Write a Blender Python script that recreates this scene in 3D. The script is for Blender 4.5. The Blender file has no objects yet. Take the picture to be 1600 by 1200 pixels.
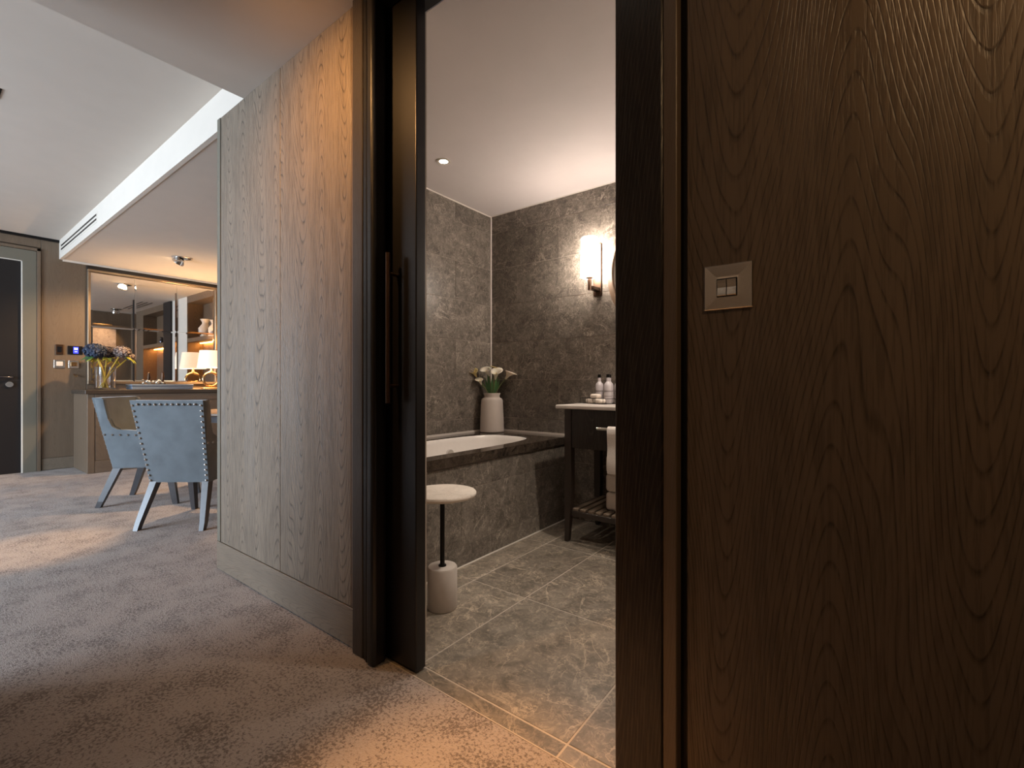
import bpy, bmesh, math, random
from mathutils import Vector, Matrix
random.seed(7)
PI = math.pi
C = bpy.context.scene.collection
S = bpy.context.scene
# ------------------------------------------------------------------ camera, world, exposure
cam_d = bpy.data.cameras.new('camera'); cam = bpy.data.objects.new('camera', cam_d); C.objects.link(cam)
cam.location = (0, 0, 1.0); cam.rotation_euler = (PI/2, 0, math.radians(37.17))
cam_d.sensor_width = 36; cam_d.lens = 36*719/1600; cam_d.clip_start = 0.02; cam_d.clip_end = 100
S.camera = cam
S.view_settings.view_transform = 'Standard'; S.view_settings.look = 'None'
S.view_settings.exposure = 0.0; S.view_settings.gamma = 1.0; S.view_settings.use_curve_mapping = False
w = bpy.data.worlds.new('world'); S.world = w; w.use_nodes = True
w.node_tree.nodes['Background'].inputs[0].default_value = (.55, .72, 1, 1)
w.node_tree.nodes['Background'].inputs[1].default_value = 1.0

def area(name, loc, rot, sx, sy, power, col):
    d = bpy.data.lights.new(name, 'AREA'); d.shape = 'RECTANGLE'; d.size = sx; d.size_y = sy; d.energy = power; d.color = col
    o = bpy.data.objects.new(name, d); o.location = loc; o.rotation_euler = rot; C.objects.link(o); return o
def spot(name, loc, tgt, power, col, ang, blend=.6, rad=.03):
    d = bpy.data.lights.new(name, 'SPOT'); d.energy = power; d.color = col; d.spot_size = math.radians(ang); d.spot_blend = blend
    d.shadow_soft_size = rad
    o = bpy.data.objects.new(name, d); o.location = loc
    o.rotation_euler = (Vector(tgt)-Vector(loc)).to_track_quat('-Z', 'Y').to_euler(); C.objects.link(o); return o
WARM = (1, .62, .30); ORANGE = (1, .50, .17); SOFT = (1, .88, .75); COOL = (.70, .84, 1.0)
# daylight through the living room window (behind the camera, to the left)
area('window_daylight', (-4.75, -4.32, 1.35), (PI/2, 0, 0), 2.9, 2.3, 500, COOL)
# warm downlights of the hall, the last two added as fill
spot('hall_spot_light', (-.66, .68, 2.36), (-.66, .72, 0), 310, (1, .48, .16), 30, .9)
spot('hall_spot_light', (-1.55, .35, 2.36), (-1.75, 1.02, 1.7), 60, ORANGE, 120, 1)
spot('hall_spot_light', (.75, .35, 2.36), (.65, 1.0, 1.8), 30, WARM, 130, 1)  # added fill to brighten the right panelling
spot('hall_added_fill_light', (-.75, -.95, 2.36), (-.72, -1.3, 1.35), 32, SOFT, 80, 1)  # added out of view, gives the switch plate a reflection and the hall fill
# living room and dining
spot('living_spot_light', (-3.95, .33, 2.62), (-3.98, .46, 0), 260, WARM, 22, .8)
spot('living_spot_light', (-6.1, .35, 2.62), (-6.1, .68, 0), 60, WARM, 12, .8)
spot('dining_spot_light', (-6.32, 1.90, 2.39), (-7.3, 1.3, 1.2), 150, WARM, 75, .8)
spot('dining_spot_light', (-3.36, 2.47, 2.39), (-2.8, 2.38, 1.85), 70, WARM, 60, .8)
spot('dining_spot_light', (-4.6, 2.0, 2.42), (-4.6, 2.05, 0), 200, WARM, 80, .8)
# bathroom
spot('bath_spot_light', (-2.113, 2.067, 2.39), (-2.0, 2.1, 0), 34, SOFT, 60, .8)
spot('bath_spot_light', (-.78, 2.28, 2.39), (-1.2, 2.3, 0), 85, SOFT, 70, .7)
spot('bath_spot_light', (-.55, 1.45, 2.39), (-.75, 1.5, 0), 34, SOFT, 85, .8)

# ------------------------------------------------------------------ materials
def newmat(name):
    m = bpy.data.materials.new(name); m.use_nodes = True
    nt = m.node_tree; b = nt.nodes['Principled BSDF']; return m, nt, b
def N(nt, t, **kw):
    n = nt.nodes.new(t)
    for k, v in kw.items():
        if k == 'ins':
            for i, x in v.items(): n.inputs[i].default_value = x
        else: setattr(n, k, v)
    return n
def L(nt, a, ao, b, bi): nt.links.new(a.outputs[ao], b.inputs[bi])
def plain(name, col, rough=.5, metal=0, noise=0, nscale=40, bump=0, **kw):
    m, nt, b = newmat(name)
    b.inputs['Roughness'].default_value = rough; b.inputs['Metallic'].default_value = metal
    for k, v in kw.items(): b.inputs[k.replace('_', ' ')].default_value = v
    c = (*col, 1)
    g = N(nt, 'ShaderNodeNewGeometry'); n = N(nt, 'ShaderNodeTexNoise', ins={'Scale': nscale, 'Detail': 4})
    L(nt, g, 'Position', n, 'Vector')
    r = N(nt, 'ShaderNodeMix', data_type='RGBA')
    f = max(noise, .04)
    r.inputs[6].default_value = (*[x*(1-f) for x in col], 1); r.inputs[7].default_value = (*[min(1, x*(1+f)) for x in col], 1)
    L(nt, n, 'Fac', r, 0); L(nt, r, 2, b, 'Base Color')
    if bump:
        bp = N(nt, 'ShaderNodeBump', ins={'Strength': bump, 'Distance': .002}); L(nt, n, 'Fac', bp, 'Height'); L(nt, bp, 0, b, 'Normal')
    return m
def emit(name, col, s, base=(.8, .8, .8)):
    m, nt, b = newmat(name); b.inputs['Base Color'].default_value = (*base, 1)
    b.inputs['Emission Color'].default_value = (*col, 1); b.inputs['Emission Strength'].default_value = s; return m

def oak(name, light, dark, axis='Z', rough=.5, grain=1.0, lines=34, bump=.35):
    """oak veneer: contour lines of a stretched noise (cathedral grain) broken up by pores"""
    m, nt, b = newmat(name)
    g = N(nt, 'ShaderNodeNewGeometry'); oi = N(nt, 'ShaderNodeObjectInfo')
    off = N(nt, 'ShaderNodeVectorMath', operation='SCALE'); cmb = N(nt, 'ShaderNodeCombineXYZ')
    L(nt, oi, 'Random', cmb, 0); L(nt, oi, 'Random', cmb, 1); L(nt, oi, 'Random', cmb, 2)
    L(nt, cmb, 0, off, 0); off.inputs['Scale'].default_value = 17
    add = N(nt, 'ShaderNodeVectorMath', operation='ADD'); L(nt, g, 'Position', add, 0); L(nt, off, 0, add, 1)
    def stretched(a, bb):
        s = N(nt, 'ShaderNodeVectorMath', operation='MULTIPLY')
        v = [bb, bb, bb]; v['XYZ'.index(axis)] = a; s.inputs[1].default_value = v; L(nt, add, 0, s, 0); return s
    s1 = stretched(.55, 3.2); n1 = N(nt, 'ShaderNodeTexNoise', ins={'Scale': 1.0, 'Detail': 2.5, 'Roughness': .5}); L(nt, s1, 0, n1, 'Vector')
    sep = N(nt, 'ShaderNodeSeparateXYZ'); L(nt, add, 0, sep, 0)
    acr = {'X': ('Y', 'Z'), 'Y': ('X', 'Z'), 'Z': ('X', 'Y')}[axis]
    sm = N(nt, 'ShaderNodeMath', operation='ADD'); L(nt, sep, acr[0], sm, 0); L(nt, sep, acr[1], sm, 1)
    w1 = N(nt, 'ShaderNodeMath', operation='MULTIPLY_ADD', ins={1: .22}); L(nt, n1, 'Fac', w1, 0); L(nt, sm, 0, w1, 2)
    w2 = N(nt, 'ShaderNodeMath', operation='MULTIPLY', ins={1: 2*PI/.33}); L(nt, w1, 0, w2, 0)
    cs = N(nt, 'ShaderNodeMath', operation='COSINE'); L(nt, w2, 0, cs, 0)
    k1 = N(nt, 'ShaderNodeMath', operation='MULTIPLY', ins={1: lines*.23}); L(nt, cs, 0, k1, 0)
    k2 = N(nt, 'ShaderNodeMath', operation='MULTIPLY_ADD', ins={1: lines*.42}); L(nt, sep, axis, k2, 0); L(nt, k1, 0, k2, 2)
    mul = N(nt, 'ShaderNodeMath', operation='MULTIPLY_ADD', ins={1: lines*.30}); L(nt, n1, 'Fac', mul, 0); L(nt, k2, 0, mul, 2)
    fr = N(nt, 'ShaderNodeMath', operation='FRACT'); L(nt, mul, 0, fr, 0)
    rp = N(nt, 'ShaderNodeValToRGB'); e = rp.color_ramp.elements
    e[0].position = 0; e[0].color = (0, 0, 0, 1); e[1].position = 1; e[1].color = (0, 0, 0, 1)
    a = rp.color_ramp.elements.new(.30); a.color = (.12, .12, .12, 1); a = rp.color_ramp.elements.new(.5); a.color = (1, 1, 1, 1); a = rp.color_ramp.elements.new(.6); a.color = (.1, .1, .1, 1)
    L(nt, fr, 0, rp, 0)
    s2 = stretched(9, 170); n2 = N(nt, 'ShaderNodeTexNoise', ins={'Scale': 1.0, 'Detail': 3, 'Roughness': .6}); L(nt, s2, 0, n2, 'Vector')
    pr = N(nt, 'ShaderNodeMapRange', ins={'From Min': .47, 'From Max': .62}); L(nt, n2, 'Fac', pr, 0)
    s3 = stretched(1.5, 22); n3 = N(nt, 'ShaderNodeTexNoise', ins={'Scale': 1.0, 'Detail': 3}); L(nt, s3, 0, n3, 'Vector')
    lm = N(nt, 'ShaderNodeMath', operation='MULTIPLY'); L(nt, rp, 0, lm, 0)
    lb = N(nt, 'ShaderNodeMapRange', ins={'From Min': .35, 'From Max': .60, 'To Min': .22, 'To Max': 1}); L(nt, n2, 'Fac', lb, 0); L(nt, lb, 0, lm, 1)
    pm = N(nt, 'ShaderNodeMath', operation='MULTIPLY', ins={1: .38}); L(nt, pr, 0, pm, 0)
    mx = N(nt, 'ShaderNodeMath', operation='MAXIMUM'); L(nt, lm, 0, mx, 0); L(nt, pm, 0, mx, 1)
    gs = N(nt, 'ShaderNodeMath', operation='MULTIPLY', ins={1: grain}, use_clamp=True); L(nt, mx, 0, gs, 0)
    mid = N(nt, 'ShaderNodeMix', data_type='RGBA'); mid.inputs[6].default_value = (*light, 1); mid.inputs[7].default_value = (*[x*.72 for x in light], 1); L(nt, n3, 'Fac', mid, 0)
    fin = N(nt, 'ShaderNodeMix', data_type='RGBA'); L(nt, gs, 0, fin, 0); L(nt, mid, 2, fin, 6); fin.inputs[7].default_value = (*dark, 1)
    L(nt, fin, 2, b, 'Base Color')
    inv = N(nt, 'ShaderNodeMath', operation='SUBTRACT', ins={0: 1.0}); L(nt, gs, 0, inv, 1)
    bp = N(nt, 'ShaderNodeBump', ins={'Strength': bump, 'Distance': .002}); L(nt, inv, 0, bp, 'Height'); L(nt, bp, 0, b, 'Normal')
    b.inputs['Roughness'].default_value = rough
    return m

def stone(name, dark, mid, vein, rough=.28, vs=3.0, vein_amt=.5, bump=.05):
    m, nt, b = newmat(name)
    g = N(nt, 'ShaderNodeNewGeometry'); oi = N(nt, 'ShaderNodeObjectInfo'); cmb = N(nt, 'ShaderNodeCombineXYZ')
    for i in range(3): L(nt, oi, 'Random', cmb, i)
    off = N(nt, 'ShaderNodeVectorMath', operation='SCALE'); L(nt, cmb, 0, off, 0); off.inputs['Scale'].default_value = 23
    add = N(nt, 'ShaderNodeVectorMath', operation='ADD'); L(nt, g, 'Position', add, 0); L(nt, off, 0, add, 1)
    cl = N(nt, 'ShaderNodeTexNoise', ins={'Scale': 11, 'Detail': 9, 'Roughness': .72, 'Distortion': .8}); L(nt, add, 0, cl, 'Vector')
    cr = N(nt, 'ShaderNodeMapRange', ins={'From Min': .34, 'From Max': .66}); L(nt, cl, 'Fac', cr, 0)
    base = N(nt, 'ShaderNodeMix', data_type='RGBA'); base.inputs[6].default_value = (*dark, 1); base.inputs[7].default_value = (*mid, 1); L(nt, cr, 0, base, 0)
    last = base
    for sc, wd, amt, dist in ((vs, .009, vein_amt, .9), (vs*2.3, .016, vein_amt*.8, 1.0), (vs*5.5, .03, vein_amt*.55, 1.2), (vs*12, .05, vein_amt*.4, .8)):
        n = N(nt, 'ShaderNodeTexNoise', ins={'Scale': sc, 'Detail': 5, 'Roughness': .6, 'Distortion': dist}); L(nt, add, 0, n, 'Vector')
        s = N(nt, 'ShaderNodeMath', operation='SUBTRACT', ins={1: .5}); L(nt, n, 'Fac', s, 0)
        a = N(nt, 'ShaderNodeMath', operation='ABSOLUTE'); L(nt, s, 0, a, 0)
        r = N(nt, 'ShaderNodeMapRange', ins={'From Min': 0, 'From Max': wd, 'To Min': amt, 'To Max': 0}); L(nt, a, 0, r, 0)
        n2 = N(nt, 'ShaderNodeTexNoise', ins={'Scale': sc*1.3, 'Detail': 2}); L(nt, g, 'Position', n2, 'Vector')
        r2 = N(nt, 'ShaderNodeMapRange', ins={'From Min': .42, 'From Max': .6}); L(nt, n2, 'Fac', r2, 0)
        mu = N(nt, 'ShaderNodeMath', operation='MULTIPLY'); L(nt, r, 0, mu, 0); L(nt, r2, 0, mu, 1)
        mx = N(nt, 'ShaderNodeMix', data_type='RGBA'); L(nt, mu, 0, mx, 0); L(nt, last, 2, mx, 6); mx.inputs[7].default_value = (*vein, 1); last = mx
    hsv = N(nt, 'ShaderNodeHueSaturation'); vr = N(nt, 'ShaderNodeMapRange', ins={'To Min': .82, 'To Max': 1.15}); L(nt, oi, 'Random', vr, 0); L(nt, vr, 0, hsv, 'Value'); L(nt, last, 2, hsv, 'Color')
    L(nt, hsv, 0, b, 'Base Color'); b.inputs['Roughness'].default_value = rough
    bp = N(nt, 'ShaderNodeBump', ins={'Strength': bump, 'Distance': .001}); L(nt, cl, 'Fac', bp, 'Height'); L(nt, bp, 0, b, 'Normal')
    return m

def carpet_mat():
    m, nt, b = newmat('carpet')
    g = N(nt, 'ShaderNodeNewGeometry')
    nf = N(nt, 'ShaderNodeTexNoise', ins={'Scale': 105, 'Detail': 4, 'Roughness': .65, 'Distortion': .3}); L(nt, g, 'Position', nf, 'Vector')
    nb = N(nt, 'ShaderNodeTexNoise', ins={'Scale': 7, 'Detail': 3, 'Roughness': .55}); L(nt, g, 'Position', nb, 'Vector')
    s = N(nt, 'ShaderNodeMath', operation='MULTIPLY_ADD', ins={1: .42}); L(nt, nb, 'Fac', s, 0); L(nt, nf, 'Fac', s, 2)
    r = N(nt, 'ShaderNodeMapRange', ins={'From Min': .70, 'From Max': .82}); L(nt, s, 0, r, 0)
    c = N(nt, 'ShaderNodeMix', data_type='RGBA'); L(nt, r, 0, c, 0)
    c.inputs[6].default_value = (.38, .325, .295, 1); c.inputs[7].default_value = (.15, .12, .105, 1)
    L(nt, c, 2, b, 'Base Color'); b.inputs['Roughness'].default_value = 1; b.inputs['Specular IOR Level'].default_value = .1
    b.inputs['Sheen Weight'].default_value = .25
    n3 = N(nt, 'ShaderNodeTexNoise', ins={'Scale': 260, 'Detail': 2}); L(nt, g, 'Position', n3, 'Vector')
    a = N(nt, 'ShaderNodeMath', operation='ADD'); L(nt, n3, 'Fac', a, 0); L(nt, nf, 'Fac', a, 1)
    bp = N(nt, 'ShaderNodeBump', ins={'Strength': .9, 'Distance': .006}); L(nt, a, 0, bp, 'Height'); L(nt, bp, 0, b, 'Normal')
    return m

M = {}
M['oak'] = oak('oak panel', (.175, .128, .09), (.045, .031, .022), rough=.42, bump=.45)
M['oak_daylit'] = oak('oak panel lightened for daylight', (.265, .210, .155), (.034, .024, .017), rough=.42, bump=.5)  # same oak as the right panels, colour lightened to stand for daylight
M['oak_h'] = oak('oak rail', (.24, .19, .14), (.07, .048, .033), axis='X', rough=.42, grain=.6)
M['oak_far'] = oak('oak far wall', (.19, .135, .09), (.085, .058, .038), rough=.45, grain=.5, lines=26)
M['oak_y'] = oak('oak plank', (.19, .14, .10), (.09, .062, .042), axis='Y', rough=.4, grain=.5)
M['strip'] = oak('oak casing strip', (.17, .125, .09), (.08, .055, .04), rough=.42, grain=.5)
M['strip_d'] = oak('dark casing strip', (.055, .046, .042), (.03, .024, .02), rough=.36, grain=.5)
M['ebony'] = oak('ebonised oak', (.014, .010, .008), (.055, .040, .030), rough=.34, bump=.3, grain=1.1)
M['wenge'] = plain('wenge vanity wood', (.030, .021, .016), .32, noise=.2)
M['ebony_s'] = plain('satin black wood', (.008, .0075, .0085), .36, noise=.15)
M['door_dark'] = oak('dark door veneer', (.010, .007, .0065), (.006, .004, .004), axis='Y', rough=.5, bump=.1)
M['grey_trim'] = plain('grey painted frame', (.16, .145, .11), .5)
M['plaster'] = plain('ceiling paint', (.64, .57, .50), .85, noise=.02, nscale=6)
M['plaster_w'] = plain('white paint', (.72, .66, .58), .7, noise=.02, nscale=6)
M['hall_paint'] = plain('warm hall paint', (.42, .32, .23), .8)
M['bath_ceiling'] = plain('bathroom ceiling paint', (.66, .60, .58), .8, noise=.02, nscale=6)
M['carpet'] = carpet_mat()
M['stone_w'] = stone('wall tile stone', (.070, .058, .047), (.195, .168, .140), (.46, .40, .33), rough=.3, vs=4.5, vein_amt=.9)
M['stone_f'] = stone('floor tile stone', (.10, .084, .066), (.235, .200, .160), (.58, .47, .35), rough=.38, vs=2.6, vein_amt=.7)
M['grout'] = plain('grout', (.42, .36, .30), .9)
M['grout_w'] = plain('wall grout', (.40, .34, .285), .9)
M['deck'] = stone('polished dark marble', (.018, .013, .010), (.06, .045, .034), (.25, .2, .14), rough=.07, vs=3, vein_amt=.25)
M['marble'] = stone('white marble', (.55, .49, .43), (.72, .66, .59), (.30, .26, .22), rough=.3, vs=5, vein_amt=.5)
M['marble_p'] = plain('plain white marble', (.50, .45, .41), .4, noise=.12, nscale=18)
M['enamel'] = plain('white enamel', (.80, .76, .72), .08, noise=.01)
M['white_bead'] = plain('white sealant', (.72, .66, .6), .4)
M['ceramic'] = plain('matt ceramic', (.60, .53, .47), .5, noise=.1, nscale=9)
M['black_metal'] = plain('black metal', (.012, .011, .011), .35, .6)
M['bronze'] = plain('bronze', (.10, .06, .04), .35, .9)
M['chrome'] = plain('chrome', (.75, .74, .72), .12, 1)
M['oak_dark'] = oak('dark oak edge', (.065, .050, .038), (.03, .022, .017), axis='Y', rough=.35, grain=.4)
M['steel'] = plain('brushed steel', (.72, .68, .62), .26, 1, noise=.1, nscale=300, Anisotropic=.8)
M['steel_d'] = plain('dark steel', (.12, .12, .14), .2, .9)
M['brass'] = plain('antique brass', (.55, .38, .20), .25, 1)
M['velvet'] = plain('grey blue velvet', (.12, .142, .158), .75, noise=.35, nscale=9, Sheen_Weight=.6, Sheen_Roughness=.35)
M['leg'] = plain('dark stained leg', (.06, .058, .062), .3, noise=.2)
M['nail'] = plain('nickel nail', (.55, .5, .45), .25, 1)
M['mirror'] = plain('mirror glass', (.78, .77, .75), .015, 1)
M['champagne'] = plain('champagne frame', (.34, .26, .18), .3, .8)
M['sconce'] = emit('opal glass lit', (1, .87, .76), 50)
M['lampshade'] = emit('lit linen shade', (1, .72, .48), .85, (.8, .7, .6))
M['led'] = emit('lit bulb', (1, .78, .5), 60)
M['led_c'] = emit('lit bathroom downlight', (1, .88, .74), 30)
M['glow_strip'] = emit('shelf light strip', (1, .42, .09), 60)
M['screen'] = emit('blue screen', (.03, .06, 1), 1.4, (.02, .02, .1))
M['screen_w'] = emit('screen digits', (.7, .8, 1), 2.5)
M['black_glass'] = plain('black glass', (.01, .01, .012), .08)
M['blue_box'] = plain('blue grey leather', (.17, .22, .29), .55)
def petal(name, stops):
    m, nt, b = newmat(name); g = N(nt, 'ShaderNodeNewGeometry'); n = N(nt, 'ShaderNodeTexNoise', ins={'Scale': 75, 'Detail': 2}); L(nt, g, 'Position', n, 'Vector')
    rp = N(nt, 'ShaderNodeValToRGB'); rp.color_ramp.elements[0].position = .40; rp.color_ramp.elements[0].color = (*stops[0], 1)
    rp.color_ramp.elements[1].position = .62; rp.color_ramp.elements[1].color = (*stops[-1], 1)
    e = rp.color_ramp.elements.new(.50); e.color = (*stops[1], 1)
    L(nt, n, 'Fac', rp, 0); L(nt, rp, 0, b, 'Base Color'); b.inputs['Roughness'].default_value = .65; return m
M['hyd_blue'] = petal('dark blue petals', [(.006, .010, .03), (.018, .035, .085), (.07, .10, .16)])
M['hyd_plum'] = petal('dusky plum petals', [(.006, .005, .012), (.03, .025, .045), (.14, .11, .12)])
M['hyd_pale'] = petal('pale mauve petals', [(.03, .02, .025), (.20, .15, .14), (.50, .42, .38)])
M['leaf_y'] = plain('yellow green leaf', (.42, .40, .05), .5, noise=.3, Transmission_Weight=.0)
M['leaf_g'] = plain('green leaf', (.06, .16, .05), .5, noise=.3)
M['stem'] = plain('stem green', (.14, .17, .06), .5)
M['stem_y'] = plain('amber stem', (.55, .38, .05), .4)
M['lily'] = plain('cream petal', (.80, .72, .58), .5, noise=.06, Subsurface_Weight=.1)
M['lily_y'] = plain('yellow petal', (.62, .50, .22), .5, noise=.1)
M['spadix'] = plain('yellow spadix', (.7, .4, .06), .6)
M['towel'] = plain('white towelling', (.68, .62, .57), 1, noise=.12, nscale=200, bump=.8)
M['soap'] = plain('soap wrapper', (.70, .62, .54), .7, noise=.05)
M['bottle'] = plain('pale bottle', (.50, .46, .47), .25, noise=.05)
M['bottle_l'] = plain('grey label print', (.26, .23, .23), .5)
M['terracotta'] = plain('terracotta', (.5, .12, .04), .4)
M['navy'] = plain('navy glaze', (.02, .035, .075), .15)
M['art'] = stone('abstract painting', (.45, .34, .28), (.62, .50, .42), (.12, .08, .07), rough=.7, vs=9, vein_amt=.9)
M['wood_w'] = oak('warm oak', (.20, .13, .08), (.08, .05, .03), rough=.4)
g_m, nt, b = newmat('clear glass'); b.inputs['Transmission Weight'].default_value = 1; b.inputs['Roughness'].default_value = .02; b.inputs['IOR'].default_value = 1.35; M['glass'] = g_m

# ------------------------------------------------------------------ mesh helpers
def B(): return bmesh.new()
def box(bm, x0, x1, y0, y1, z0, z1, bev=0, seg=1):
    r = bmesh.ops.create_cube(bm, size=1.0); vs = r['verts']
    for v in vs: v.co = Vector(((x0+x1)/2+v.co.x*(x1-x0), (y0+y1)/2+v.co.y*(y1-y0), (z0+z1)/2+v.co.z*(z1-z0)))
    if bev:
        es = list({e for v in vs for e in v.link_edges})
        bmesh.ops.bevel(bm, geom=es, offset=bev, segments=seg, profile=.5, affect='EDGES', clamp_overlap=True)
    return bm
def bx(*a, **k): return box(B(), *a, **k)
def lathe(bm, prof, cx=0, cy=0, seg=32, sx=1, sy=1, cap=True):
    rings = []
    for r, z in prof:
        if r < 1e-5: rings.append([bm.verts.new((cx, cy, z))])
        else: rings.append([bm.verts.new((cx+r*sx*math.cos(2*PI*i/seg), cy+r*sy*math.sin(2*PI*i/seg), z)) for i in range(seg)])
    for a, b_ in zip(rings, rings[1:]):
        for i in range(seg):
            j = (i+1) % seg
            if len(a) == 1 and len(b_) == 1: continue
            if len(a) == 1: bm.faces.new((a[0], b_[j], b_[i]))
            elif len(b_) == 1: bm.faces.new((a[i], a[j], b_[0]))
            else: bm.faces.new((a[i], a[j], b_[j], b_[i]))
    if cap:
        if len(rings[0]) > 1: bm.faces.new(rings[0][::-1])
        if len(rings[-1]) > 1: bm.faces.new(rings[-1])
    return bm
def tube(bm, pts, r, seg=10, closed=False, r2=None):
    pts = [Vector(p) for p in pts]; n = len(pts); rings = []; up = None
    for i, p in enumerate(pts):
        if closed: t = pts[(i+1) % n]-pts[i-1]
        else: t = pts[min(i+1, n-1)]-pts[max(i-1, 0)]
        t.normalize()
        if up is None: up = Vector((0, 0, 1)) if abs(t.z) < .9 else Vector((0, 1, 0))
        a = t.cross(up).normalized(); b_ = a.cross(t).normalized(); up = b_
        rr = r if r2 is None else r+(r2-r)*i/(n-1)
        rings.append([bm.verts.new(p+rr*(math.cos(2*PI*k/seg)*a+math.sin(2*PI*k/seg)*b_)) for k in range(seg)])
    for i in range(n if closed else n-1):
        a, b_ = rings[i], rings[(i+1) % n]
        for k in range(seg): bm.faces.new((a[k], a[(k+1) % seg], b_[(k+1) % seg], b_[k]))
    if not closed: bm.faces.new(rings[0][::-1]); bm.faces.new(rings[-1])
    return bm
def prism(bm, poly, axis, a0, a1, bev=0, seg=2):
    """poly of 2D points extruded along axis 'X','Y' or 'Z'"""
    def co(p, a): return {'X': (a, p[0], p[1]), 'Y': (p[0], a, p[1]), 'Z': (p[0], p[1], a)}[axis]
    A = [bm.verts.new(co(p, a0)) for p in poly]; Bv = [bm.verts.new(co(p, a1)) for p in poly]
    fs = [bm.faces.new(A), bm.faces.new(Bv)]
    n = len(poly)
    for i in range(n): fs.append(bm.faces.new((A[i], A[(i+1) % n], Bv[(i+1) % n], Bv[i])))
    if bev: bmesh.ops.bevel(bm, geom=list({e for f in fs for e in f.edges}), offset=bev, segments=seg, profile=.5, affect='EDGES', clamp_overlap=True)
    return bm
WL = {}
def obj(name, bm, mat, parent=None, smooth=False, label=None, kind=None, cat=None, group=None):
    bmesh.ops.recalc_face_normals(bm, faces=bm.faces)
    me = bpy.data.meshes.new(name)
    xs = [v.co for v in bm.verts]
    c = Vector(((min(v.x for v in xs)+max(v.x for v in xs))/2, (min(v.y for v in xs)+max(v.y for v in xs))/2, min(v.z for v in xs)))
    bmesh.ops.translate(bm, verts=bm.verts, vec=-c)
    bm.to_mesh(me); bm.free()
    if smooth:
        for p in me.polygons: p.use_smooth = True
        try: me.set_sharp_from_angle(angle=math.radians(40))
        except Exception: pass
    me.materials.append(mat if not isinstance(mat, str) else M[mat])
    o = bpy.data.objects.new(name, me); C.objects.link(o)
    base = WL.get(parent.name, Vector()) if parent else Vector()
    o.location = c-base; WL[o.name] = c
    if parent: o.parent = parent
    tag(o, label, cat, group, kind)
    return o
def tag(o, label=None, cat=None, group=None, kind=None):
    if label: o['label'] = label
    if cat: o['category'] = cat
    if group: o['group'] = group
    if kind: o['kind'] = kind
    return o
def thing(name, label, cat, loc, group=None):
    o = bpy.data.objects.new(name, None); o.empty_display_size = .1; C.objects.link(o); o.location = loc; WL[o.name] = Vector(loc)
    return tag(o, label, cat, group)
def struct(name, bm, mat, label=None, smooth=False, cat=None): return obj(name, bm, mat, None, smooth, label or None, 'structure', cat)

# ------------------------------------------------------------------ setting
HC, LC, SC, BC = 2.426, 2.688, 2.472, 2.415      # hall, living, dining soffit and bathroom ceilings
WY = 1.021                                        # face of the hall panelling
# floors
fl = struct('floor', bx(-7.7, 2.3, -4.3, 1.05, -.12, 0), 'carpet', 'mottled taupe carpet of the hall and living room', cat='floor')
struct('floor', bx(-7.7, -2.62, 1.05, 3.0, -.12, 0), 'carpet', 'mottled taupe carpet running under the dining table', cat='floor')
bf = struct('floor', bx(-2.62, 1.0, 1.05, 3.15, -.12, -.0012), 'grout', 'bathroom floor of large brown grey stone tiles', cat='floor')
GX = [-1.741, -1.572, -1.252, -.65, -.05, .55, .98]; GY = [1.111, 1.752, 2.432, 2.998]
gp = .0028
for i in range(len(GX)-1):
    x0, x1 = GX[i], GX[i+1]
    if i == 0: ys = [1.2, 1.752, 2.432, 2.998]
    else: ys = GY
    for y0, y1 in zip(ys, ys[1:]):
        obj('tile', bx(x0+gp, x1-gp, y0+gp, y1-gp, -.03, 0, bev=.0012), 'stone_f', bf)
for x0, x1 in ((-1.40, -.65), (-.65, -.05), (-.05, .55)):        # threshold strip
    obj('tile', bx(x0+gp, x1-gp, 1.053, 1.111-gp, -.03, -.0005, bev=.001), 'stone_f', bf)
obj('threshold_bar', bx(-1.41, -.46, 1.0505, 1.0545, -.02, .001), 'grout', bf)
# ceilings
struct('ceiling', bx(-2.457, 2.3, -1.4, 1.12, HC, LC+.1), 'plaster', 'lowered hall ceiling', cat='ceiling')
struct('ceiling', bx(-7.7, -2.457, -4.3, 1.096, LC, LC+.1), 'plaster', 'raised living room ceiling', cat='ceiling')
struct('ceiling', bx(-7.7, -2.62, 1.125, 3.0, SC, LC+.1), 'plaster', 'lowered dining ceiling', cat='ceiling')
struct('trim_1', bx(-7.52, -2.457, 1.096, 1.125, SC-.004, LC+.05), 'plaster_w', 'white vertical fascia between raised and lowered ceiling', cat='fascia')
struct('trim_2', bx(-7.52, -7.505, 1.125, 2.86, SC-.022, SC), 'plaster_w', 'white shadow trim where dining ceiling meets wood wall', cat='trim')
struct('trim_3', bx(-7.52, -7.50, -4.2, 1.096, LC-.03, LC), 'black_metal', 'black shadow gap above wood wall', cat='trim')
struct('ceiling', bx(-2.62, 1.0, 1.2, 3.15, BC, BC+.2), 'bath_ceiling', 'bathroom ceiling', cat='ceiling')
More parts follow.
